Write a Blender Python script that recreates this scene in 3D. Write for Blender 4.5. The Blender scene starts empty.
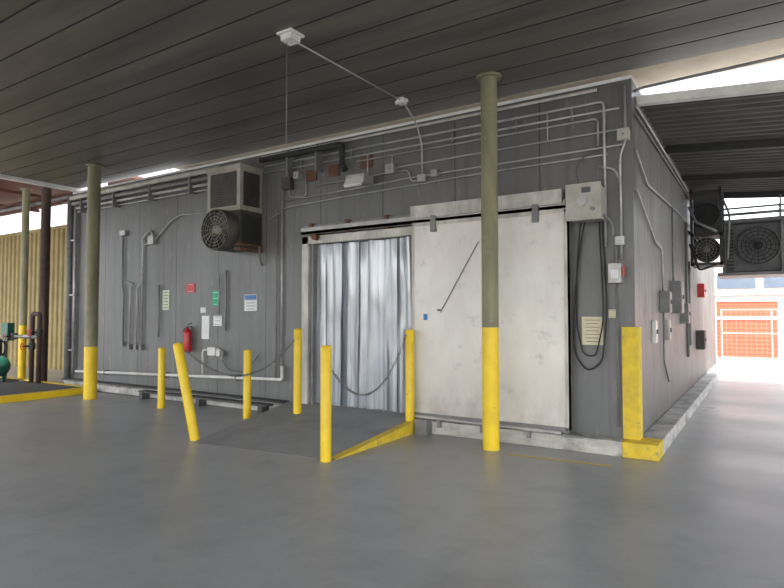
import bpy, bmesh, math, random
from mathutils import Vector, Matrix, Euler
random.seed(4)
scene=bpy.context.scene
# ------------------------------------------------------------ materials
def mat(name,c1,c2=None,rough=.6,metal=0.0,scale=3.0,stretch=(1,1,1),lo=.35,hi=.65,bump=0.0,spec=.5,detail=6,
        seam=None,seamcol=None,seamw=.012,seamaxis=(1,0,0),grime=None,grimescale=1.2,grimelo=.5,grimehi=.75,rvar=0.0,grimestretch=(1,1,1),
        zgrime=None,zlo=0.0,zhi=1.0,zamt=.6,streak=None,streakamt=.6):
    m=bpy.data.materials.new(name); m.use_nodes=True
    nt=m.node_tree; N=nt.nodes; L=nt.links
    b=N['Principled BSDF']; b.inputs['Roughness'].default_value=rough; b.inputs['Metallic'].default_value=metal
    b.inputs['Specular IOR Level'].default_value=spec
    if c2 is None: c2=tuple(x*.85 for x in c1)
    tc=N.new('ShaderNodeTexCoord')
    mp=N.new('ShaderNodeMapping'); mp.inputs['Scale'].default_value=stretch; L.new(tc.outputs['Object'],mp.inputs['Vector'])
    no=N.new('ShaderNodeTexNoise'); no.inputs['Scale'].default_value=scale; no.inputs['Detail'].default_value=detail; no.inputs['Roughness'].default_value=.62
    L.new(mp.outputs[0],no.inputs['Vector'])
    cr=N.new('ShaderNodeValToRGB'); cr.color_ramp.elements[0].position=lo; cr.color_ramp.elements[1].position=hi
    cr.color_ramp.elements[0].color=(*c2,1); cr.color_ramp.elements[1].color=(*c1,1)
    L.new(no.outputs['Fac'],cr.inputs['Fac']); col=cr.outputs['Color']
    def mix(fac,c):
        nonlocal col
        mx=N.new('ShaderNodeMix'); mx.data_type='RGBA'
        L.new(fac,mx.inputs[0]); L.new(col,mx.inputs[6]); mx.inputs[7].default_value=(*c,1); col=mx.outputs[2]
    if streak:
        mp4=N.new('ShaderNodeMapping'); mp4.inputs['Scale'].default_value=(5.5,5.5,.22); mp4.inputs['Location'].default_value=(1.7,2.9,5.1); L.new(tc.outputs['Object'],mp4.inputs['Vector'])
        n4=N.new('ShaderNodeTexNoise'); n4.inputs['Scale'].default_value=1.6; n4.inputs['Detail'].default_value=9; n4.inputs['Roughness'].default_value=.7; L.new(mp4.outputs[0],n4.inputs['Vector'])
        r5=N.new('ShaderNodeMapRange'); r5.inputs[1].default_value=.48; r5.inputs[2].default_value=.72; r5.inputs[4].default_value=streakamt; L.new(n4.outputs['Fac'],r5.inputs[0]); mix(r5.outputs[0],streak)
    if grime:
        mp2=N.new('ShaderNodeMapping'); mp2.inputs['Scale'].default_value=grimestretch; mp2.inputs['Location'].default_value=(3.1,7.7,1.3); L.new(tc.outputs['Object'],mp2.inputs['Vector'])
        n2=N.new('ShaderNodeTexNoise'); n2.inputs['Scale'].default_value=grimescale; n2.inputs['Detail'].default_value=8; n2.inputs['Roughness'].default_value=.7
        L.new(mp2.outputs[0],n2.inputs['Vector'])
        r2=N.new('ShaderNodeMapRange'); r2.inputs[1].default_value=grimelo; r2.inputs[2].default_value=grimehi
        L.new(n2.outputs['Fac'],r2.inputs[0]); mix(r2.outputs[0],grime)
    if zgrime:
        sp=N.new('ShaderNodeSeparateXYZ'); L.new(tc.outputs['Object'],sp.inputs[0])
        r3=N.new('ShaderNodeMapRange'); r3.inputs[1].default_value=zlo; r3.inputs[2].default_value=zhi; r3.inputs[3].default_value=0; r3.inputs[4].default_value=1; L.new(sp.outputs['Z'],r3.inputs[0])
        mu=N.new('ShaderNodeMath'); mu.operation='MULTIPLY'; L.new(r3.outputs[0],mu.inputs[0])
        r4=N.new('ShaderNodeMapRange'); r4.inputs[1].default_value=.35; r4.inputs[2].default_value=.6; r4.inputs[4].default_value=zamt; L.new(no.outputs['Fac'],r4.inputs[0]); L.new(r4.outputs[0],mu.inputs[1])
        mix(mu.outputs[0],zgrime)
    if seam:
        dp=N.new('ShaderNodeVectorMath'); dp.operation='DOT_PRODUCT'; dp.inputs[1].default_value=seamaxis; L.new(tc.outputs['Object'],dp.inputs[0])
        a=N.new('ShaderNodeMath'); a.operation='DIVIDE'; a.inputs[1].default_value=seam; L.new(dp.outputs['Value'],a.inputs[0])
        f=N.new('ShaderNodeMath'); f.operation='FRACT'; L.new(a.outputs[0],f.inputs[0])
        l=N.new('ShaderNodeMath'); l.operation='LESS_THAN'; l.inputs[1].default_value=seamw/seam; L.new(f.outputs[0],l.inputs[0])
        mix(l.outputs[0],seamcol or tuple(x*.4 for x in c1))
    L.new(col,b.inputs['Base Color'])
    if rvar:
        rr=N.new('ShaderNodeMapRange'); rr.inputs[1].default_value=.3; rr.inputs[2].default_value=.7; rr.inputs[3].default_value=rough-rvar; rr.inputs[4].default_value=rough+rvar
        L.new(no.outputs['Fac'],rr.inputs[0]); L.new(rr.outputs[0],b.inputs['Roughness'])
    if bump:
        bp=N.new('ShaderNodeBump'); bp.inputs['Strength'].default_value=bump; bp.inputs['Distance'].default_value=.02
        L.new(no.outputs['Fac'],bp.inputs['Height']); L.new(bp.outputs[0],b.inputs['Normal'])
    return m
M={}
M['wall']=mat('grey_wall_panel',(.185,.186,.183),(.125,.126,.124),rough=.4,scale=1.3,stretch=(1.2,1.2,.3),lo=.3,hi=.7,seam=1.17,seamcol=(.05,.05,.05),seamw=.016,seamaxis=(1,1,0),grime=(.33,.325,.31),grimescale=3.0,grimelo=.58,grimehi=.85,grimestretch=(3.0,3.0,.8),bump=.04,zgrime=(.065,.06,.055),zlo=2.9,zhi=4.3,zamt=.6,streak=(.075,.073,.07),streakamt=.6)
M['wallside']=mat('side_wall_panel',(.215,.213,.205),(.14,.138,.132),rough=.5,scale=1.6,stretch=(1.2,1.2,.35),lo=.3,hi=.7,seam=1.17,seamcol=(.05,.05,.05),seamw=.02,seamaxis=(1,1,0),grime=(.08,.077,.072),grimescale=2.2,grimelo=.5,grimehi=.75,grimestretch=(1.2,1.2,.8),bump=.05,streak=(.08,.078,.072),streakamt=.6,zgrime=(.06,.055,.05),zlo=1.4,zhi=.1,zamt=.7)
M['ceil']=mat('soffit_metal',(.135,.122,.103),(.07,.063,.054),rough=.42,scale=1.3,stretch=(.22,2.8,1),lo=.32,hi=.68,grime=(.04,.037,.033),grimescale=1.2,grimelo=.5,grimehi=.8,grimestretch=(.35,1.8,1))
M['seamdark']=mat('soffit_groove',(.04,.037,.033))
M['eave']=mat('eave_lit_beige',(.72,.62,.48),(.6,.51,.4),rough=.7)  # beige lightened so the colour carries sunlight bounced off the roof
def floor_mat():
    m=mat('painted_concrete',(.40,.403,.40),(.315,.318,.316),rough=.37,scale=.6,stretch=(.7,1.3,1),lo=.3,hi=.7,detail=9,grime=(.225,.226,.224),grimescale=.8,grimelo=.48,grimehi=.85,rvar=.10,bump=.02)
    nt=m.node_tree;N=nt.nodes;L=nt.links;b=N['Principled BSDF']
    src=b.inputs['Base Color'].links[0].from_socket
    tc=N.new('ShaderNodeTexCoord'); sp=N.new('ShaderNodeSeparateXYZ'); L.new(tc.outputs['Object'],sp.inputs[0])
    mr=N.new('ShaderNodeMapRange'); mr.inputs[1].default_value=7; mr.inputs[2].default_value=9.5; L.new(sp.outputs['Y'],mr.inputs[0])
    mx=N.new('ShaderNodeMix'); mx.data_type='RGBA'; L.new(mr.outputs[0],mx.inputs[0]); L.new(src,mx.inputs[6]); mx.inputs[7].default_value=(.42,.41,.39,1)
    n3=N.new('ShaderNodeTexNoise'); n3.inputs['Scale'].default_value=3; n3.inputs['Detail'].default_value=12; n3.inputs['Roughness'].default_value=.72; L.new(tc.outputs['Object'],n3.inputs['Vector'])
    r=N.new('ShaderNodeMapRange'); r.inputs[1].default_value=.5; r.inputs[2].default_value=.8; r.inputs[4].default_value=.55; L.new(n3.outputs['Fac'],r.inputs[0])
    m2=N.new('ShaderNodeMix'); m2.data_type='RGBA'; L.new(r.outputs[0],m2.inputs[0]); L.new(mx.outputs[2],m2.inputs[6]); m2.inputs[7].default_value=(.2,.2,.198,1)
    L.new(m2.outputs[2],b.inputs['Base Color'])
    return m
M['floor']=floor_mat()
M['ramp']=mat('ramp_concrete',(.30,.303,.303),(.24,.243,.243),rough=.55,scale=1.5,grime=(.16,.16,.16),grimescale=2)
M['conc']=mat('curb_concrete',(.6,.58,.54),(.36,.345,.32),rough=.85,scale=4,stretch=(.5,1,2),grime=(.17,.16,.15),grimescale=3,grimelo=.52,grimehi=.7)
M['dock']=mat('dock_top_dark',(.10,.10,.10),(.06,.06,.06),rough=.8)
M['yel']=mat('safety_yellow',(.88,.62,.02),(.78,.52,.015),rough=.42,scale=5,grime=(.3,.22,.06),grimescale=7,grimelo=.62,grimehi=.8)
M['yelw']=mat('worn_yellow',(.80,.57,.03),(.6,.43,.05),rough=.7,scale=8,grime=(.25,.22,.17),grimescale=5,grimelo=.58,grimehi=.7)
M['olive']=mat('olive_column_paint',(.27,.25,.15),(.17,.16,.095),rough=.5,scale=5,stretch=(1,1,.3),grime=(.38,.36,.27),grimescale=6,grimelo=.6,grimehi=.75)
M['door']=mat('white_door_panel',(.82,.79,.74),(.70,.67,.62),rough=.42,scale=2.2,stretch=(1,1,.5),grime=(.36,.34,.31),grimescale=5,grimelo=.58,grimehi=.85,zgrime=(.32,.29,.26),zlo=1.1,zhi=.2,zamt=.8)
M['white']=mat('white_paint',(.76,.75,.71),(.6,.58,.55),rough=.5,scale=6)
M['frame']=mat('door_frame_white',(.66,.63,.58),(.4,.38,.35),rough=.6,scale=5,stretch=(1,1,.4))
M['galv']=mat('galvanised_pipe',(.46,.455,.44),(.32,.315,.31),rough=.35,metal=.3,scale=6)
M['galvd']=mat('grey_painted_pipe',(.22,.22,.215),(.15,.15,.15),rough=.45,scale=6)
M['pipew']=mat('pale_pipe_jacket',(.55,.52,.47),(.36,.34,.31),rough=.6,scale=5)
M['black']=mat('black_metal',(.03,.03,.03),(.02,.02,.02),rough=.5)
M['blackp']=mat('black_rubber',(.025,.025,.025),rough=.7)
M['rust']=mat('rusty_steel',(.2,.09,.05),(.1,.05,.035),rough=.8,scale=9)
M['rustd']=mat('dark_rusty_steel',(.075,.045,.033),(.045,.03,.025),rough=.8,scale=9)
M['redsteel']=mat('red_oxide_steel',(.16,.055,.04),(.10,.04,.03),rough=.7)
M['coolerc']=mat('cooler_casing',(.40,.37,.32),(.27,.25,.21),rough=.6,scale=5,stretch=(1,1,.4))
M['coolerd']=mat('cooler_dark',(.07,.063,.055),(.04,.036,.032),rough=.6,scale=5)
M['brown']=mat('fan_dark',(.10,.085,.075),(.05,.042,.036),rough=.6,scale=6)
M['red']=mat('red_enamel',(.55,.02,.02),(.45,.015,.015),rough=.3)
M['green']=mat('green_sign',(.02,.4,.2),rough=.5)
M['greenc']=mat('compressor_green',(.02,.12,.08),(.015,.08,.055),rough=.4)
M['cream']=mat('aged_paper',(.72,.66,.44),rough=.6)
M['boxg']=mat('grey_beige_enclosure',(.46,.44,.39),(.34,.325,.29),rough=.45,scale=5)
M['paper']=mat('white_paper',(.78,.79,.78),rough=.6)
M['palegreen']=mat('pale_sign',(.62,.66,.5),rough=.6)
M['ink']=mat('ink',(.12,.12,.14),rough=.7)
M['blue']=mat('blue_sticker',(.05,.2,.5),rough=.5)
M['vinyl']=mat('vinyl_strip',(.54,.57,.62),(.28,.30,.33),rough=.14,metal=.15,scale=1.3,stretch=(13,1,.16),lo=.30,hi=.68,grime=(.22,.215,.22),grimescale=3,grimelo=.54,grimehi=.82,grimestretch=(6,1,.35),spec=.9)
M['tan']=mat('tan_corrugated',(.36,.28,.12),(.27,.21,.085),rough=.6,scale=2)
M['deck']=mat('awning_deck',(.10,.092,.085),(.06,.055,.05),rough=.6,scale=2)
M['orange']=mat('orange_roller_door',(.44,.10,.05),(.38,.085,.04),rough=.6)
M['orangel']=mat('orange_slat_line',(.30,.075,.045),rough=.6)
M['stucco']=mat('pale_stucco',(.50,.42,.385),(.44,.37,.345),rough=.8)
M['glass']=mat('window_dark_glass',(.12,.15,.19),rough=.15)
M['lampglass']=mat('lamp_glass',(.8,.8,.76),rough=.2)
M['coil']=mat('condenser_coil',(.06,.06,.063),(.035,.035,.035),rough=.5,scale=20)
M['casing']=mat('condenser_casing',(.13,.135,.14),(.08,.08,.085),rough=.5,scale=6)
M['roofw']=mat('white_roof',(.75,.75,.73),rough=.8)
# ------------------------------------------------------------ builder
class B:
    def __init__(s,name): s.name=name; s.bm=bmesh.new(); s.ms=[]
    def mi(s,m):
        if m not in s.ms: s.ms.append(m)
        return s.ms.index(m)
    def face(s,vs,m,smooth=False):
        try: f=s.bm.faces.new(vs)
        except ValueError: return
        f.material_index=s.mi(m); f.smooth=smooth
    def box(s,x0,x1,y0,y1,z0,z1,m,dz=0):
        v=[s.bm.verts.new((x,y,z-(dz if x==x1 else 0))) for z in(z0,z1) for y in(y0,y1) for x in(x0,x1)]
        for q in((0,2,3,1),(4,5,7,6),(0,1,5,4),(2,6,7,3),(0,4,6,2),(1,3,7,5)): s.face([v[i] for i in q],m)
    def obox(s,c,sx,sy,sz,m,eul=(0,0,0)):
        R=Euler(eul).to_matrix(); c=Vector(c)
        v=[s.bm.verts.new(R@Vector((x*sx/2,y*sy/2,z*sz/2))+c) for z in(-1,1) for y in(-1,1) for x in(-1,1)]
        for q in((0,2,3,1),(4,5,7,6),(0,1,5,4),(2,6,7,3),(0,4,6,2),(1,3,7,5)): s.face([v[i] for i in q],m)
    def poly(s,pts,m): s.face([s.bm.verts.new(p) for p in pts],m)
    def lathe(s,prof,o,axis,m,seg=24,mats=None):
        o=Vector(o); a=Vector(axis).normalized(); u=a.orthogonal().normalized(); w=a.cross(u)
        rings=[]
        for r,h in prof:
            if r<1e-6: rings.append([s.bm.verts.new(o+a*h)])
            else: rings.append([s.bm.verts.new(o+a*h+(u*math.cos(t)+w*math.sin(t))*r) for t in [2*math.pi*i/seg for i in range(seg)]])
        for k in range(len(rings)-1):
            A,Bq=rings[k],rings[k+1]; mm=mats[k] if mats else m
            sm=abs(prof[k][1]-prof[k+1][1])>1e-5
            for i in range(seg):
                j=(i+1)%seg
                if len(A)==1 and len(Bq)==1: continue
                if len(A)==1: s.face([A[0],Bq[i],Bq[j]][::-1],mm,sm)
                elif len(Bq)==1: s.face([A[i],A[j],Bq[0]],mm,sm)
                else: s.face([A[i],A[j],Bq[j],Bq[i]],mm,sm)
    def cyl(s,p0,p1,r,m,seg=16):
        p0=Vector(p0);p1=Vector(p1);h=(p1-p0).length
        s.lathe([(0,0),(r,0),(r,0.0001),(r,h-.0001),(r,h),(0,h)],p0,p1-p0,m,seg)
    def tube(s,pts,r,m,bend=.06,seg=8):
        P=[Vector(p) for p in pts]; Q=[P[0]]
        for i in range(1,len(P)-1):
            a,b,c=P[i-1],P[i],P[i+1]; d=min(bend,(a-b).length*.45,(c-b).length*.45)
            p=b+(a-b).normalized()*d; q=b+(c-b).normalized()*d
            for k in range(5):
                t=k/4; Q.append(p*(1-t)**2+b*2*t*(1-t)+q*t*t)
        Q.append(P[-1])
        u=None; prev=None
        for i,p in enumerate(Q):
            t=(Q[min(i+1,len(Q)-1)]-Q[max(i-1,0)]).normalized()
            if u is None: u=t.orthogonal().normalized()
            u=(u-t*u.dot(t)).normalized(); w=t.cross(u)
            ring=[s.bm.verts.new(p+(u*math.cos(2*math.pi*k/seg)+w*math.sin(2*math.pi*k/seg))*r) for k in range(seg)]
            if prev:
                for k in range(seg): s.face([prev[k],prev[(k+1)%seg],ring[(k+1)%seg],ring[k]],m,True)
            else: s.face(ring[::-1],m)
            prev=ring
        s.face(prev,m)
    def torus(s,c,axis,R,r,m,seg=28,rs=6,sx=1.0,up=None):
        c=Vector(c);a=Vector(axis).normalized(); u=(Vector(up) if up else a.orthogonal()).normalized(); w=a.cross(u)
        g=[]
        for i in range(seg):
            t=2*math.pi*i/seg; d=u*math.cos(t)*sx+w*math.sin(t)
            g.append([s.bm.verts.new(c+d*R+(d.normalized()*math.cos(q)+a*math.sin(q))*r) for q in [2*math.pi*k/rs for k in range(rs)]])
        for i in range(seg):
            for k in range(rs): s.face([g[i][k],g[(i+1)%seg][k],g[(i+1)%seg][(k+1)%rs],g[i][(k+1)%rs]],m,True)
    def done(s,bevel=0):
        bmesh.ops.recalc_face_normals(s.bm,faces=s.bm.faces)
        me=bpy.data.meshes.new(s.name); s.bm.to_mesh(me); s.bm.free()
        for k in s.ms: me.materials.append(M[k])
        o=bpy.data.objects.new(s.name,me); scene.collection.objects.link(o)
        if bevel:
            md=o.modifiers.new('bevel','BEVEL'); md.width=bevel; md.segments=2; md.limit_method='ANGLE'; md.angle_limit=math.radians(50)
        return o
# ------------------------------------------------------------ shell
XL,XR,YF=-13.0,-1.23,7.0; WT=4.28
b=B('floor'); b.poly([(-45,-20,0),(30,-20,0),(30,60,0),(-45,60,0)],'floor'); b.done()
b=B('wall_front')
b.box(XL,-5.95,YF,YF+.2,0,WT,'wall'); b.box(-4.10,XR,YF,YF+.2,0,WT,'wall'); b.box(-5.95,-4.10,YF,YF+.2,2.68,WT,'wall')
b.box(-5.95,-4.10,YF,YF+.2,0,.17,'conc'); b.done()
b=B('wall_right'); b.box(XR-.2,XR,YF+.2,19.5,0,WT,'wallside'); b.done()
b=B('wall_left'); b.box(XL,XL+.2,YF+.2,19.5,0,WT,'wallside'); b.done()
b=B('wall_back'); b.box(XL,XR,19.5,19.7,0,WT,'wallside'); b.done()
b=B('building_roof'); b.box(XL,XR,7.0,19.7,WT,WT+.04,'roofw'); b.done()
# canopy ceiling with real panel joints running along X
b=B('ceiling'); x0,x1=-12.9,6.0; p=.41; y=7.12-p*34; g=.014; ys=y; zc=4.42
while y<7.12-.01:
    ye=min(y+p,7.12)
    b.poly([(x0,y+g,zc),(x1,y+g,zc),(x1,ye-.03,zc),(x0,ye-.03,zc)],'ceil')
    b.poly([(x0,ye-.03,zc),(x1,ye-.03,zc),(x1,ye,zc+.006),(x0,ye,zc+.006)],'ceil')
    b.poly([(x0,y,zc+.015),(x1,y,zc+.015),(x1,y+g,zc+.015),(x0,y+g,zc+.015)],'seamdark')
    b.poly([(x0,y,zc+.006),(x1,y,zc+.006),(x1,y,zc+.015),(x0,y,zc+.015)],'seamdark')
    b.poly([(x0,y+g,zc),(x1,y+g,zc),(x1,y+g,zc+.015),(x0,y+g,zc+.015)],'seamdark')
    y+=p
b.box(x0,x1,ys,7.12,zc+.02,zc+.25,'seamdark'); b.done()  # unseen slab over the panels, added to block light from above
b=B('trim_1'); b.box(-9.6,x1,7.12,7.75,zc,zc+.2,'eave'); b.done()
b=B('trim_2'); b.box(x0-.1,x0,ys,7.75,zc-.08,zc+.25,'white'); b.done()
# curbs
b=B('concrete_curb')
b.box(-3.93,-1.35,6.78,6.999,0,.17,'conc'); b.box(-1.35,-.98,6.78,6.999,0,.172,'yelw'); b.done(.012)
b=B('concrete_curb'); b.box(XR+.001,-.98,7.15,19.5,0,.17,'conc'); b.box(XR+.001,-.98,7.0,7.15,0,.172,'yelw'); b.done(.012)
b=B('loading_dock_ledge')
b.box(-12.95,-6.45,6.86,6.999,0,.17,'conc'); b.box(-12.0,-6.5,6.80,6.86,.02,.15,'conc'); b.box(-12.95,-6.45,6.80,6.999,.17,.2,'dock'); b.done(.01)
b=B('dock_plate'); b.box(-9.9,-6.6,6.62,6.80,.13,.16,'dock')
for x in(-9.9,-8.3,-6.8): b.box(x,x+.1,6.64,6.8,0,.13,'dock')
b.done(.005)
# ramp
b=B('loading_ramp')
F=[(-5.95,4.72),(-3.93,4.96),(-3.93,6.999),(-6.44,6.999)]
v0=[b.bm.verts.new((x,yy,-.01)) for x,yy in F]; zt=[.002,.002,.19,.19]
v1=[b.bm.verts.new((x,yy,z)) for (x,yy),z in zip(F,zt)]
b.face(v1,'ramp'); b.face([v0[1],v0[2],v1[2],v1[1]],'yelw'); b.face([v0[3],v0[0],v1[0],v1[3]],'ramp'); b.face([v0[0],v0[1],v1[1],v1[0]],'ramp'); b.face([v0[2],v0[3],v1[3],v1[2]],'ramp'); b.face(v0[::-1],'ramp')
def rampz(y): return .002+(y-4.96)/(7-4.96)*.188
b.poly([(-4.02,5.0,rampz(5.0)+.004),(-3.93,5.0,rampz(5.0)+.004),(-3.93,6.9,rampz(6.9)+.004),(-4.02,6.9,rampz(6.9)+.004)],'yelw'); b.done()
b=B('painted_floor_line')
b.poly([(-2.45,6.22,.002),(-1.35,6.30,.002),(-1.35,6.35,.002),(-2.45,6.27,.002)],'yelw'); b.done()
# ------------------------------------------------------------ columns, bollards
def column(x,y,r,h,zy,lo='yel',hi='olive'):
    b=B('support_column')
    b.lathe([(0,0),(r,0),(r,.001),(r,zy),(r,zy+.001),(r,h-.03),(r+.05,h-.03),(r+.05,h),(0,h)],(x,y,0),(0,0,1),lo,28,mats=[lo,lo,lo,hi,hi,hi,hi,hi])
    return b.done()
column(-2.72,6.38,.098,4.42,1.42); column(-10.68,6.15,.115,4.42,.98); column(5.3,6.38,.098,4.42,1.42)
column(-15.25,7.07,.085,4.7,1.33); column(-13.76,6.81,.10,4.7,.14,'rustd','rustd')
def bollard(x,y,z,h,r=.06,axis=(0,0,1)):
    b=B('bollard'); b.lathe([(0,-.05 if axis!=(0,0,1) else 0),(r,0),(r,.001),(r,h-.025),(r*.85,h-.008),(0,h)],(x,y,z),axis,'yel',20); return b.done()
bollard(-8.62,6.20,0,1.02); bollard(-6.04,4.84,.0,1.24,.06,(-.20,-.13,1.21)); bollard(-6.67,6.30,0,1.04)
bollard(-5.76,6.42,rampz(6.42)-.005,1.24); bollard(-3.99,4.90,0,1.24,.06); bollard(-4.01,6.69,rampz(6.69)-.005,1.22)
def chain(p0,p1,sag):
    p0=Vector(p0);p1=Vector(p1);b=B('safety_chain'); L=(p1-p0).length; n=int(L*1.25/.034)
    pt=lambda t:p0.lerp(p1,t)-Vector((0,0,sag*4*t*(1-t)))
    for i in range(n):
        a=pt(i/n);c=pt((i+1)/n);t=(c-a).normalized(); side=t.cross(Vector((0,0,1))).normalized(); up=side.cross(t)
        b.torus((a+c)/2,side if i%2 else up,.014,.0045,'galvd',10,4,sx=1.75,up=t)
    b.done()
chain((-4.03,6.63,1.30),(-3.99,4.96,1.0),.52)
chain((-6.2,4.8,1.13),(-5.78,6.36,1.20),.42)
b=B('corner_guard'); b.box(-1.37,-1.19,6.95,6.999,.172,1.43,'yelw'); b.box(-1.229,-1.19,6.999,7.14,.172,1.43,'yelw'); b.done(.006)
# ------------------------------------------------------------ doorway
b=B('door_frame')
b.box(-6.12,-5.99,6.90,6.999,.19,2.80,'frame'); b.box(-5.95,-5.91,6.93,7.12,.17,2.68,'galvd'); b.box(-4.10,-4.06,6.93,7.12,.17,2.68,'galvd')
b.box(-6.12,-4.10,6.90,6.999,2.68,2.80,'frame'); b.done(.006)
b=B('door_track')
b.box(-6.05,-1.95,6.88,6.999,2.86,2.97,'galvd'); b.box(-6.05,-1.95,6.80,6.88,2.82,2.86,'galv'); b.box(-6.05,-1.95,6.80,6.815,2.82,2.92,'galv')
b.box(-4.05,-1.98,6.77,6.86,2.88,3.05,'frame')
for x in (-5.9,-5.2,-4.5): b.box(x-.03,x+.03,6.84,6.999,2.80,2.99,'rust')
b.cyl((-5.75,6.83,2.76),(-5.75,6.75,2.76),.05,'rust'); b.done(.004)
b=B('sliding_cooler_door')
b.box(-4.04,-1.93,6.80,6.92,.24,2.81,'door')
for x in(-4.04,-1.965): b.box(x,x+.035,6.785,6.93,.22,2.81,'frame')
b.box(-4.04,-1.93,6.785,6.93,.20,.26,'galvd'); b.box(-4.04,-1.93,6.785,6.93,2.77,2.82,'frame')
for x in(-3.7,-2.3): b.box(x-.04,x+.04,6.76,6.80,2.68,2.90,'galvd')
b.box(-3.86,-3.80,6.79,6.80,1.50,1.58,'blue'); b.box(-3.65,-3.60,6.79,6.80,1.62,1.645,'ink')
b.tube([(-3.05,6.785,2.50),(-3.60,6.785,1.60)],.006,'ink'); b.done(.006)
b=B('floor_guide_rail'); b.cyl((-4.05,6.74,.22),(-2.0,6.74,.20),.022,'galv'); b.box(-1.98,-1.75,6.70,6.80,.172,.20,'galvd')
b.box(-3.9,-3.72,6.62,6.76,0,.2,'galvd')
for x in(-3.6,-3.0,-2.4): b.box(x-.02,x+.02,6.73,6.79,.1,.22,'galvd')
b.done()
# strip curtain
b=B('strip_curtain'); random.seed(7)
ns=11; w=(5.91-4.10)/ns
for k in range(ns):
    xa=-5.91+k*w-.0; yo=7.03+(.014 if k%2 else -.014); am=random.uniform(.010,.026); ph=random.uniform(0,6); tw=random.uniform(-.05,.05)
    if k>=ns-2: yo-=.03; am=.03
    grid=[]
    for j in range(19):
        z=2.67-(2.67-.20)*j/18; row=[]
        for i in range(9):
            t=i/8; row.append(b.bm.verts.new((xa+t*(w+.015)-.005,yo+am*math.sin(t*6.3+ph)+am*.4*math.sin(z*3+ph+t*4)+am*.2*math.sin(z*7+ph*2)+tw*(t-.5)*j/18*1.5,z)))
        grid.append(row)
    for j in range(18):
        for i in range(8): b.face([grid[j][i],grid[j][i+1],grid[j+1][i+1],grid[j+1][i]],'vinyl',True)
b.box(-5.91,-4.10,7.09,7.11,.17,2.67,'vinyl'); b.done()
# ------------------------------------------------------------ fan helper
def fan(b,c,axis,R,mring,mblade,mguard,depth=.2,nb=5,rings=4,gr=.006):
    c=Vector(c);a=Vector(axis).normalized();u=Vector((0,0,1)).cross(a).normalized();w=a.cross(u)
    b.lathe([(R,-depth),(R,0),(R*1.05,.01),(R*1.05,-depth)],c,a,mring,32)
    b.lathe([(0,-depth*.9),(R,-depth*.9)],c,a,'black',32)
    b.lathe([(0,-.03),(R*.2,-.04),(R*.22,-.12),(0,-.12)],c,a,mguard,16)
    for k in range(nb):
        t=2*math.pi*k/nb; d=u*math.cos(t)+w*math.sin(t); e=-u*math.sin(t)+w*math.cos(t)
        b.poly([c-a*.12+d*R*.2-e*R*.12,c-a*.06+d*R*.2+e*R*.12,c-a*.05+d*R*.92+e*R*.34,c-a*.13+d*R*.92-e*R*.2],mblade)
    for i in range(1,rings+1): b.torus(c+a*.02,a,R*i/rings,gr,mguard,32,4)
    for k in range(8):
        t=math.pi*k/8; d=(u*math.cos(t)+w*math.sin(t))*R; b.cyl(c+a*.02-d,c+a*.02+d,gr*.9,mguard,6)
b=B('evaporative_cooler')
xa,xb,yf=-7.89,-7.10,6.51
b.box(xa,xb,yf,6.999,3.28,4.02,'coolerc'); b.box(xa-.02,xb+.02,yf-.02,6.999,3.96,4.03,'coolerc')
b.box(xa+.08,xb-.08,yf-.006,yf,3.36,3.92,'coolerd')
for i in range(14): b.obox(((xa+xb)/2,yf-.012,3.385+i*.04),xb-xa-.18,.02,.006,'brown',(math.radians(35),0,0))
b.box(xb,xb+.006,yf+.07,6.93,3.36,3.92,'coolerd')
for i in range(14): b.obox((xb+.010,(yf+7)/2,3.385+i*.04),.018,.36,.006,'brown',(0,math.radians(35),0))
b.box(xa+.12,xb,yf,6.999,2.66,3.28,'coolerd'); b.box(xb,xb+.02,yf+.05,6.95,2.72,3.2,'black')
for z in(2.62,2.70): b.box(xb-.1,xb+.04,yf-.02,6.999,z,z+.03,'rust')
fan(b,(-7.44,6.30,2.95),(0,-1,0),.32,'coolerd','brown','coolerc',.2,6,6,.0032)
b.tube([(-7.05,6.9,2.7),(-7.05,6.9,2.5),(-7.05,6.97,2.4)],.02,'galvd'); b.done()
# ------------------------------------------------------------ pipes & conduits
def pipes(name,runs):
    b=B(name)
    for pts,r,m in runs: b.tube(pts,r,m)
    return b
Y=6.965
def P(*a): return [(x,Y,z) for x,z in a]
b=pipes('electrical_conduit',[
 (P((-7.0,4.06),(-1.53,4.06),(-1.53,2.35)),.017,'galv'),
 (P((-7.0,3.95),(-1.36,3.95)),.014,'galv'),
 (P((-5.1,3.87),(-1.60,3.87),(-1.60,3.55)),.012,'galv'),
 (P((-6.62,3.42),(-5.0,3.47),(-4.2,3.50),(-1.30,3.52)),.012,'galv'),
 (P((-5.9,3.60),(-4.55,3.62),(-4.4,3.68),(-2.0,3.70),(-1.26,3.70)),.012,'galv'),
 (P((-4.47,3.66),(-4.47,3.87)),.012,'galv'),(P((-4.9,3.60),(-4.9,3.95)),.012,'galv'),
 (P((-6.60,3.74),(-6.60,.62)),.016,'galv'),
 (P((-6.72,3.30),(-6.72,.55)),.010,'galvd'),
 (P((-6.9,3.15),(-6.5,3.32),(-5.4,3.36),(-3.0,3.42),(-1.5,3.43)),.010,'galv'),
 (P((-6.45,3.62),(-6.45,3.48),(-6.1,3.45),(-6.1,3.8)),.010,'galv'),
 (P((-1.30,4.2),(-1.30,3.55),(-1.36,3.4),(-1.36,2.95)),.014,'galv'),
 (P((-1.60,3.30),(-1.42,3.25),(-1.36,3.1),(-1.36,2.2)),.016,'galv'),
 (P((-1.42,1.92),(-1.42,.3)),.010,'galvd'),
 (P((-3.0,3.95),(-3.0,3.52)),.010,'galvd'),(P((-2.2,4.06),(-2.2,3.70)),.010,'galv'),
 (P((-4.42,3.62),(-4.2,3.62),(-4.15,3.45),(-4.05,3.45)),.012,'galv')])
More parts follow.
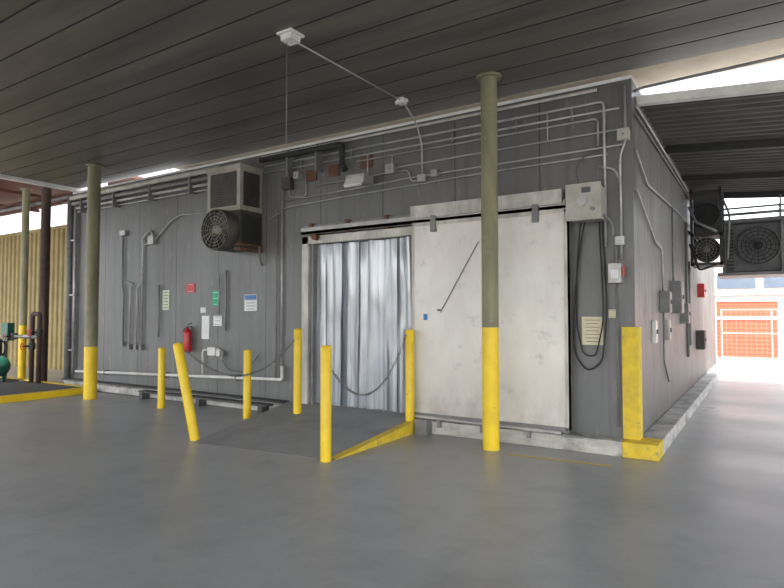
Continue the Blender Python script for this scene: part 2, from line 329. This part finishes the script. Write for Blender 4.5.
for x in(-6.2,-5.2,-3.5,-2.6,-1.9):
    b.box(x-.012,x+.012,6.955,6.999,3.90,4.09,'galvd')
b.done()
b=pipes('electrical_conduit',[
 (P((-10.95,1.0),(-10.95,2.05),(-11.0,2.15),(-11.0,3.2)),.018,'galvd'),(P((-10.72,.95),(-10.72,2.1),(-10.63,2.2),(-10.9,2.25)),.014,'galv'),
 (P((-10.33,.95),(-10.33,3.1),(-10.1,3.25),(-10.0,3.1)),.018,'galv'),
 (P((-10.33,2.95),(-10.0,3.0),(-9.5,3.35),(-9.2,3.45),(-8.4,3.42)),.014,'galv'),
 (P((-9.80,1.15),(-9.80,2.15)),.014,'galvd'),(P((-7.92,1.3),(-7.92,2.36)),.016,'galvd'),(P((-8.1,1.6),(-8.1,2.3)),.010,'galv'),
 (P((-10.5,.95),(-10.5,2.1),(-10.33,2.25)),.012,'galv')])
for x,z in((-10.95,1.0),(-10.72,.95),(-10.33,.95),(-10.5,.95)): b.box(x-.04,x+.04,6.93,6.999,z-.06,z+.04,'galvd')
b.box(-11.08,-10.9,6.93,6.999,3.2,3.3,'galv'); b.box(-10.12,-9.95,6.92,6.999,2.95,3.12,'galv'); b.done()
b=B('refrigerant_pipe_run')
b.tube([(-12.8,6.86,4.15),(-7.95,6.86,4.15)],.05,'pipew'); b.tube([(-12.8,6.90,4.03),(-7.95,6.90,4.03)],.04,'galvd'); b.tube([(-12.7,6.93,3.93),(-7.95,6.93,3.93)],.026,'pipew')
b.tube([(-12.7,6.95,3.84),(-7.95,6.95,3.84)],.016,'galv')
b.tube([(-7.0,6.86,4.14),(-5.45,6.86,4.14),(-5.3,6.86,4.14),(-5.3,6.86,3.82)],.045,'blackp',.1,12)
b.tube([(-7.0,6.9,4.20),(-1.6,6.93,4.20)],.02,'pipew'); b.tube([(-5.3,6.86,3.84),(-5.3,6.94,3.76)],.05,'blackp')
for x in(-12.4,-11.2,-10,-8.8,-6.4,-5.8): b.box(x-.015,x+.015,6.84,6.999,3.80,4.22,'galvd')
b.done()
b=B('vertical_riser_pipe'); b.tube([(-12.9,6.9,.2),(-12.9,6.9,4.25)],.065,'galvd',seg=16); b.tube([(-12.72,6.93,.3),(-12.72,6.93,4.0)],.03,'galv')
for z in(.8,2,3.2,4): b.box(-13,-12.68,6.88,6.999,z,z+.03,'galv')
b.done()
b=B('drain_pipe'); b.tube([(-12.6,6.93,.36),(-6.65,6.93,.53),(-6.55,6.93,.53),(-6.55,6.93,.75)],.028,'white',seg=12)
for x in(-11.5,-9.5,-7.6): b.box(x-.015,x+.015,6.90,6.999,.36+(x+12.6)/5.95*.17-.05,.36+(x+12.6)/5.95*.17+.05,'galvd')
b.done()
b=B('hose_bib_pipe'); b.tube([(-8.5,6.95,.52),(-8.5,6.95,.95),(-8.0,6.95,.95),(-8.0,6.95,.78)],.016,'white'); b.cyl((-8.0,6.95,.9),(-8.0,6.86,.9),.05,'white'); b.tube([(-8.0,6.94,.8),(-7.8,6.94,.62),(-7.4,6.93,.6),(-7.1,6.95,.9)],.009,'ink')
b.box(-8.32,-8.12,6.9,6.999,.86,1.0,'white'); b.done()
b=B('ceiling_conduit')
b.box(-4.07,-3.93,4.25,4.39,4.34,4.42,'white'); b.box(-4.10,-3.90,4.22,4.42,4.40,4.42,'white')
b.tube([(-4.0,4.38,4.37),(-3.97,6.42,4.39)],.009,'galv'); b.box(-4.02,-3.92,6.37,6.47,4.35,4.42,'white'); b.cyl((-4.06,6.42,4.38),(-3.88,6.42,4.38),.024,'white')
b.tube([(-3.97,6.48,4.38),(-3.97,6.80,4.20),(-3.97,6.95,3.95),(-3.97,6.965,3.50)],.011,'galv')
b.box(-4.03,-3.91,6.93,6.999,3.42,3.52,'galv')
b.tube([(-4.03,4.30,4.34),(-4.03,4.30,3.3)],.004,'galvd'); b.done()
# ------------------------------------------------------------ wall items
b=B('flood_light')
b.box(-5.0,-4.82,6.80,6.999,3.50,3.56,'galvd'); b.box(-5.05,-4.72,6.62,6.86,3.45,3.58,'galv'); b.obox((-4.885,6.60,3.46),.30,.05,.14,'lampglass',(math.radians(-35),0,0)); b.done(.008)
for x,z,s,m in((-4.47,3.66,.13,'galv'),(-6.47,3.70,.18,'brown'),(-6.25,3.80,.10,'galv'),(-3.75,3.5,.08,'galv'),(-1.31,3.62,.12,'boxg')):
    b=B('junction_box'); b.box(x-s/2,x+s/2,6.90,6.999,z-s/2,z+s/2,m); b.box(x-s/2-.005,x+s/2+.005,6.89,6.90,z-s/2-.005,z+s/2+.005,m)
    b.cyl((x,6.88,z),(x,6.89,z),.008,'ink',8); b.done(.004)
for x,z in((-4.93,3.84),(-5.55,3.80),(-6.0,3.78)):
    b=B('wall_vent'); b.box(x-.10,x+.10,6.975,6.999,z-.09,z+.09,'rust')
    for i in range(5): b.obox((x,6.965,z-.065+i*.032),.17,.02,.006,'rust',(.6,0,0))
    b.done()
b=B('control_panel_box')
b.box(-1.88,-1.53,6.68,6.999,2.66,3.04,'boxg'); b.box(-1.90,-1.51,6.66,6.68,2.64,3.06,'boxg'); b.cyl((-1.72,6.66,2.86),(-1.72,6.645,2.86),.06,'galv',20); b.cyl((-1.6,6.66,2.76),(-1.6,6.64,2.76),.025,'galvd',12)
b.tube([(-1.8,6.9,3.04),(-1.85,6.9,3.3),(-1.75,6.95,3.45),(-1.6,6.96,3.5)],.008,'ink'); b.box(-1.72,-1.62,6.65,6.66,2.95,3.01,'ink')
b.tube([(-1.53,6.85,2.72),(-1.44,6.95,2.6),(-1.45,6.95,2.47)],.014,'galvd'); b.done(.006)
b=B('hanging_cable')
b.tube([(-1.75,6.9,2.65),(-1.83,6.94,2.3),(-1.90,6.95,1.6),(-1.90,6.95,1.1),(-1.75,6.94,.90),(-1.58,6.94,1.02),(-1.52,6.95,1.6),(-1.54,6.95,2.1),(-1.56,6.95,2.65)],.010,'blackp',.2)
b.tube([(-1.80,6.92,2.65),(-1.86,6.96,2.2),(-1.87,6.96,1.4),(-1.80,6.96,1.10),(-1.66,6.96,1.08),(-1.56,6.96,1.5),(-1.60,6.96,2.65)],.008,'blackp',.2); b.done()
b=B('safety_switch_box'); b.box(-1.49,-1.35,6.88,6.999,1.93,2.15,'galv'); b.box(-1.34,-1.32,6.9,6.94,2.0,2.12,'red'); b.box(-1.46,-1.38,6.875,6.88,1.98,2.08,'paper'); b.cyl((-1.42,6.95,2.15),(-1.42,6.95,2.35),.018,'galv',10); b.done(.004)
b=B('disconnect_box'); b.box(-1.42,-1.32,6.92,6.999,2.36,2.46,'galv'); b.done(.004)
def sign(x,z,w,h,m,lines=5,ink='ink',border=None):
    b=B('wall_sign'); b.box(x-w/2,x+w/2,6.988,6.999,z-h/2,z+h/2,m)
    if border: b.box(x-w/2+.01,x+w/2-.01,6.986,6.988,z+h*.2,z+h/2-.01,border)
    for i in range(lines):
        zz=z-h*.38+i*h*.76/max(lines-1,1)*(0.72 if border else 1); ww=w*random.uniform(.28,.4)
        b.box(x-ww,x+ww,6.9855,6.988,zz-h*.016,zz+h*.016,ink)
    b.done()
sign(-8.91,2.07,.24,.17,'red',2,'paper'); sign(-8.22,1.87,.17,.28,'green',3,'paper'); sign(-9.62,1.86,.20,.38,'palegreen',6)
sign(-7.34,1.78,.30,.28,'paper',4,'ink','blue'); sign(-8.16,1.47,.22,.18,'paper',3); sign(-8.48,1.35,.20,.42,'paper',0)
sign(-1.70,1.38,.24,.33,'cream',7,'coolerc'); sign(-1.47,1.58,.09,.10,'cream',2); sign(-8.55,1.66,.14,.10,'paper',2)
b=B('fire_extinguisher')
x,y=-8.86,6.90
b.box(x-.03,x+.03,6.96,6.999,1.0,1.35,'galvd')
b.lathe([(0,0),(.07,0),(.075,.02),(.075,.34),(.06,.39),(.025,.42),(.022,.45),(0,.45)],(x,y,.90),(0,0,1),'red',20)
b.box(x-.015,x+.10,y-.015,y+.015,1.35,1.37,'black'); b.obox((x+.05,y,1.41),.11,.02,.012,'black',(0,-.35,0)); b.tube([(x-.02,y,1.35),(x-.09,y-.01,1.32),(x-.095,y-.01,1.05),(x-.08,y-.01,.98)],.010,'blackp'); b.cyl((x-.08,y-.01,.99),(x-.08,y-.01,.92),.015,'black',10); b.done()
# ------------------------------------------------------------ side wall items (x = -1.23)
X=XR
b=pipes('metal_conduit_run',[([(X+.03,7.1,3.98),(X+.03,12.5,3.98)],.016,'galv'),([(X+.03,7.1,3.88),(X+.03,15,3.88)],.014,'galvd'),
 ([(X+.03,7.05,3.45),(X+.03,7.8,3.2),(X+.03,10.5,3.3),(X+.03,13,3.35)],.012,'galv'),([(X+.03,7.05,3.0),(X+.03,8.3,2.55),(X+.03,8.9,2.5),(X+.03,8.96,1.9)],.014,'galv'),
 ([(X+.03,8.96,1.6),(X+.03,8.96,.9),(X+.03,9.4,.6)],.014,'galvd'),([(X+.03,10.1,2.1),(X+.03,10.1,3.3)],.014,'galvd'),([(X+.03,12.0,.8),(X+.03,12.0,3.3)],.025,'galvd'),([(X+.03,12.4,1.0),(X+.03,12.4,2.6)],.02,'galvd')])
b.done()
def sbox(name,y,z,w,h,m,d=.12):
    b=B(name); b.box(X+.001,X+d,y-w/2,y+w/2,z-h/2,z+h/2,m); b.box(X+d,X+d+.01,y-w/2+.01,y+w/2-.01,z-h/2+.01,z+h/2-.01,m); b.box(X+d+.01,X+d+.03,y-.02,y+.02,z-.03,z+.03,'ink'); b.done(.004)
sbox('electrical_box',8.96,1.75,.25,.3,'galvd'); sbox('electrical_box',10.1,1.85,.35,.5,'galvd',.15); sbox('electrical_box',8.2,1.35,.15,.3,'white',.04); sbox('electrical_box',11.3,1.6,.3,.35,'galvd'); sbox('electrical_box',14.0,1.05,.4,.4,'coolerd',.15); sbox('electrical_box',9.4,1.35,.2,.3,'pipew',.05)
sbox('fire_alarm_box',14.6,2.12,.45,.3,'red',.12)
b=B('condenser_fan_unit')
for z in(2.5,3.05,3.85): b.box(-1.15,-.62,12.2,12.9,z,z+.05,'black')
for xx in(-1.15,-.67):
    for yy in(12.2,12.85): b.box(xx,xx+.05,yy,yy+.05,2.5,3.95,'black')
b.box(-1.08,-.68,12.35,12.85,3.1,3.8,'coil'); fan(b,(-.89,12.3,2.8),(0,-1,0),.22,'black','coolerd','galvd',.15)
fan(b,(-.89,12.3,3.45),(0,-1,0),.22,'black','coolerd','black',.05)
for yy in(12.3,12.8): b.obox((-1.0,yy,3.0),.6,.03,.03,'black',(0,.7,0))
b.tube([(-.6,12.2,3.7),(-.5,12.2,3.4),(-.55,12.2,2.6)],.02,'galvd'); b.tube([(-1.15,12.1,2.9),(-1.0,12.1,2.4),(-.7,12.1,2.5)],.02,'black'); b.tube([(-1.15,12.1,3.6),(-1.05,12.05,3.3),(-.7,12.1,3.1)],.025,'galvd'); b.done()
b=B('condenser_fan_unit')
b.box(-.66,.95,13.6,14.4,2.45,3.4,'casing')
for xx in(-.70,.30,.93): b.box(xx,xx+.06,13.55,14.45,2.4,3.45,'galvd')
b.box(-.78,1.1,13.35,14.5,3.42,3.48,'galvd'); b.box(-.78,1.1,13.35,14.5,2.36,2.42,'galvd')
for i in range(12): b.box(-.62,-.50,13.57,13.6,2.5+i*.07,2.53+i*.07,'black')
fan(b,(-.08,13.55,2.95),(0,-1,0),.36,'galvd','coolerd','black',.12,5,5)
fan(b,(.72,13.55,2.95),(0,-1,0),.30,'galvd','coolerd','black',.12,5,5)
for xx in(-.72,.3,1.0):
    for yy in(13.4,14.4): b.cyl((xx,yy,3.45),(xx,yy,3.9),.015,'galvd',8)
b.tube([(-.8,13.5,3.6),(1.4,13.5,3.6)],.03,'galv'); b.tube([(-.8,13.5,3.72),(1.4,13.5,3.72)],.02,'galvd')
b.done()
# awning, falling slightly away from the wall
SL=.085; xe=5.0; DZ=SL*(xe-(X+.01)); zz=4.10
b=B('corrugated_awning'); y=7.35; prof=[]
while y<13.6:
    prof+= [(y,zz),(y+.06,zz),(y+.09,zz+.05),(y+.17,zz+.05),(y+.20,zz)]; y+=.20
vs=[(b.bm.verts.new((X+.01,yy,z)),b.bm.verts.new((xe,yy,z-DZ))) for yy,z in prof]
for i in range(len(vs)-1): b.face([vs[i][0],vs[i][1],vs[i+1][1],vs[i+1][0]],'deck')
b.box(X+.01,xe,7.36,13.6,zz+.06,zz+.08,'white',DZ)
for yy in(9.5,11.6,13.5): b.box(X+.01,xe,yy,yy+.08,zz-.10,zz-.005,'black',DZ)
b.box(X+.01,xe,7.24,7.34,zz-.05,zz+.05,'white',DZ)
b.cyl((4.9,7.4,0),(4.9,7.4,3.55),.07,'galvd'); b.cyl((4.9,13.4,0),(4.9,13.4,3.55),.07,'galvd'); b.done()
b=B('overhead_conduit'); b.tube([(-1.22,7.10,4.16),(-1.15,7.15,4.20),(4.0,7.12,4.34)],.018,'galvd'); b.done()
# ------------------------------------------------------------ background, right
b=B('neighbouring_building')
b.box(-7,14,25.4,33,0,4.2,'stucco')
b.box(-7,14,25.3,25.4,2.35,2.5,'white')
for k in range(8): b.box(-3+k*1.5,-1.75+k*1.5,25.36,25.4,2.6,3.1,'glass')
b.box(-7,14,25.32,25.4,3.9,4.2,'white'); b.done()
for k in range(4):
    x0_=-1.55+k*2.35
    b=B('roller_door'); b.box(x0_,x0_+1.95,25.34,25.399,0,2.1,'orange')
    for i in range(1,14): b.box(x0_,x0_+1.95,25.33,25.34,i*.15-.008,i*.15+.008,'orangel')
    b.box(x0_-.1,x0_,25.3,25.399,0,2.2,'white'); b.box(x0_+1.95,x0_+2.05,25.3,25.399,0,2.2,'white'); b.box(x0_,x0_+1.95,25.3,25.399,2.1,2.2,'white'); b.box(x0_,x0_+1.95,25.31,25.33,1.42,1.54,'white'); b.done()
b=B('wire_mesh_fence')
for k in range(9): b.cyl((-1.3+k*1.5,23.8,0),(-1.3+k*1.5,23.8,1.8),.03,'galv',8)
for z in(.1,.95,1.78): b.cyl((-1.3,23.8,z),(10.7,23.8,z),.018,'galv',6)
for k in range(80): b.cyl((-1.3+k*.15,23.8,.1),(-1.3+k*.15,23.8,1.78),.004,'galv',4)
b.done()
bollard(.72,14.9,0,1.1)
# ------------------------------------------------------------ background, left
b=B('corrugated_metal_fence'); x=-34; pr=[]
while x<-13.2: pr+=[(x,9.0),(x+.1,9.0),(x+.13,8.95),(x+.23,8.95)]; x+=.26
vs=[(b.bm.verts.new((xx,yy,0)),b.bm.verts.new((xx,yy,4.15))) for xx,yy in pr]
for i in range(len(vs)-1): b.face([vs[i][0],vs[i+1][0],vs[i+1][1],vs[i][1]],'tan')
b.box(-34,-13.1,8.93,9.05,4.1,4.2,'tan'); b.done()
b=B('adjacent_steel_canopy')
b.box(-30,-13.1,2,9,4.98,5.05,'redsteel')
for yy in(3,5,7.0,8.9): b.box(-30,-13.1,yy-.06,yy+.06,4.80,4.98,'redsteel')
for xx in(-16.3,-18.6,-22): b.box(xx-.05,xx+.05,2,9,4.72,4.80,'redsteel')
b.tube([(-30,7.3,4.35),(-13.2,7.3,4.35)],.05,'galvd'); b.tube([(-30,7.4,4.5),(-13.2,7.4,4.5)],.03,'rust')
b.cyl((-22,7,0),(-22,7,4.8),.1,'rust'); b.done()
b=B('equipment_pad')
b.box(-18,-11.55,5.0,6.67,0,.11,'dock'); b.box(-18,-11.45,4.92,5.02,0,.12,'yel'); b.box(-11.6,-11.45,5.02,6.67,0,.12,'yel'); b.box(-18,-11.6,6.57,6.67,.11,.12,'yel'); b.done(.006)
b=B('air_compressor')
cx,cy=-14.35,6.0
b.lathe([(0,0),(.15,.03),(.22,.1),(.22,.95),(.15,1.03),(0,1.06)],(cx-.5,cy,.47),(1,0,0),'greenc',24)
for xx in(cx-.3,cx+.3):
    for yy in(cy-.14,cy+.14): b.box(xx-.03,xx+.03,yy-.03,yy+.03,.11,.35,'greenc')
b.box(cx-.35,cx+.3,cy-.15,cy+.15,.69,.72,'galvd'); b.cyl((cx-.3,cy,.84),(cx+.02,cy,.84),.11,'greenc'); b.box(cx+.08,cx+.3,cy-.1,cy+.1,.72,1.05,'black'); b.lathe([(.16,0),(.18,.02),(.18,.05),(.16,.05)],(cx+.31,cy,.86),(1,0,0),'black',20); b.cyl((cx+.19,cy,1.05),(cx+.19,cy,1.15),.05,'galvd')
b.done()
b=B('valve_manifold'); ym=6.45
b.tube([(-13.5,ym,.11),(-13.5,ym,1.6),(-13.2,ym,1.6),(-13.2,ym,.11)],.05,'rustd'); b.tube([(-14.9,ym,1.1),(-13.2,ym,1.1)],.04,'galvd')
for x,z in((-13.5,.9),(-13.2,1.2),(-14.3,1.1)):
    b.cyl((x,ym,z),(x,ym-.2,z),.02,'black',8); b.torus((x,ym-.2,z),(0,1,0),.07,.010,'red',20,5); b.cyl((x,ym,z-.07),(x,ym,z+.07),.07,'black')
b.box(-14.7,-14.4,ym-.1,ym+.05,1.0,1.4,'greenc'); b.box(-14.7,-14.66,ym-.05,ym+.03,.11,1.0,'galvd'); b.done()
# ------------------------------------------------------------ light
w=bpy.data.worlds.new('sky'); scene.world=w; w.use_nodes=True; nt=w.node_tree
bg=nt.nodes['Background']; sky=nt.nodes.new('ShaderNodeTexSky'); sky.sky_type='NISHITA'; sky.sun_disc=False; sky.sun_elevation=math.radians(55); sky.sun_rotation=math.radians(160); sky.dust_density=3; sky.air_density=1.0
hs=nt.nodes.new('ShaderNodeHueSaturation'); hs.inputs['Saturation'].default_value=.35; nt.links.new(sky.outputs[0],hs.inputs['Color']); nt.links.new(hs.outputs[0],bg.inputs[0]); bg.inputs[1].default_value=.42
sun=bpy.data.lights.new('sun','SUN'); sun.energy=4.8; sun.angle=.01; sun.color=(1,.96,.89)
so=bpy.data.objects.new('sun',sun); scene.collection.objects.link(so)
d=Vector((-.18,.50,-.95)); so.rotation_euler=d.to_track_quat('-Z','Y').to_euler(); so.location=(5,-20,20)
# ------------------------------------------------------------ camera
cam=bpy.data.cameras.new('camera'); co=bpy.data.objects.new('camera',cam); scene.collection.objects.link(co); scene.camera=co
cam.sensor_width=36; cam.lens=36*580/784; cam.clip_end=300
co.location=(0,0,1.55); co.rotation_euler=(math.radians(92.2),0,math.radians(32.7))
scene.view_settings.view_transform='Standard'; scene.view_settings.exposure=0.85
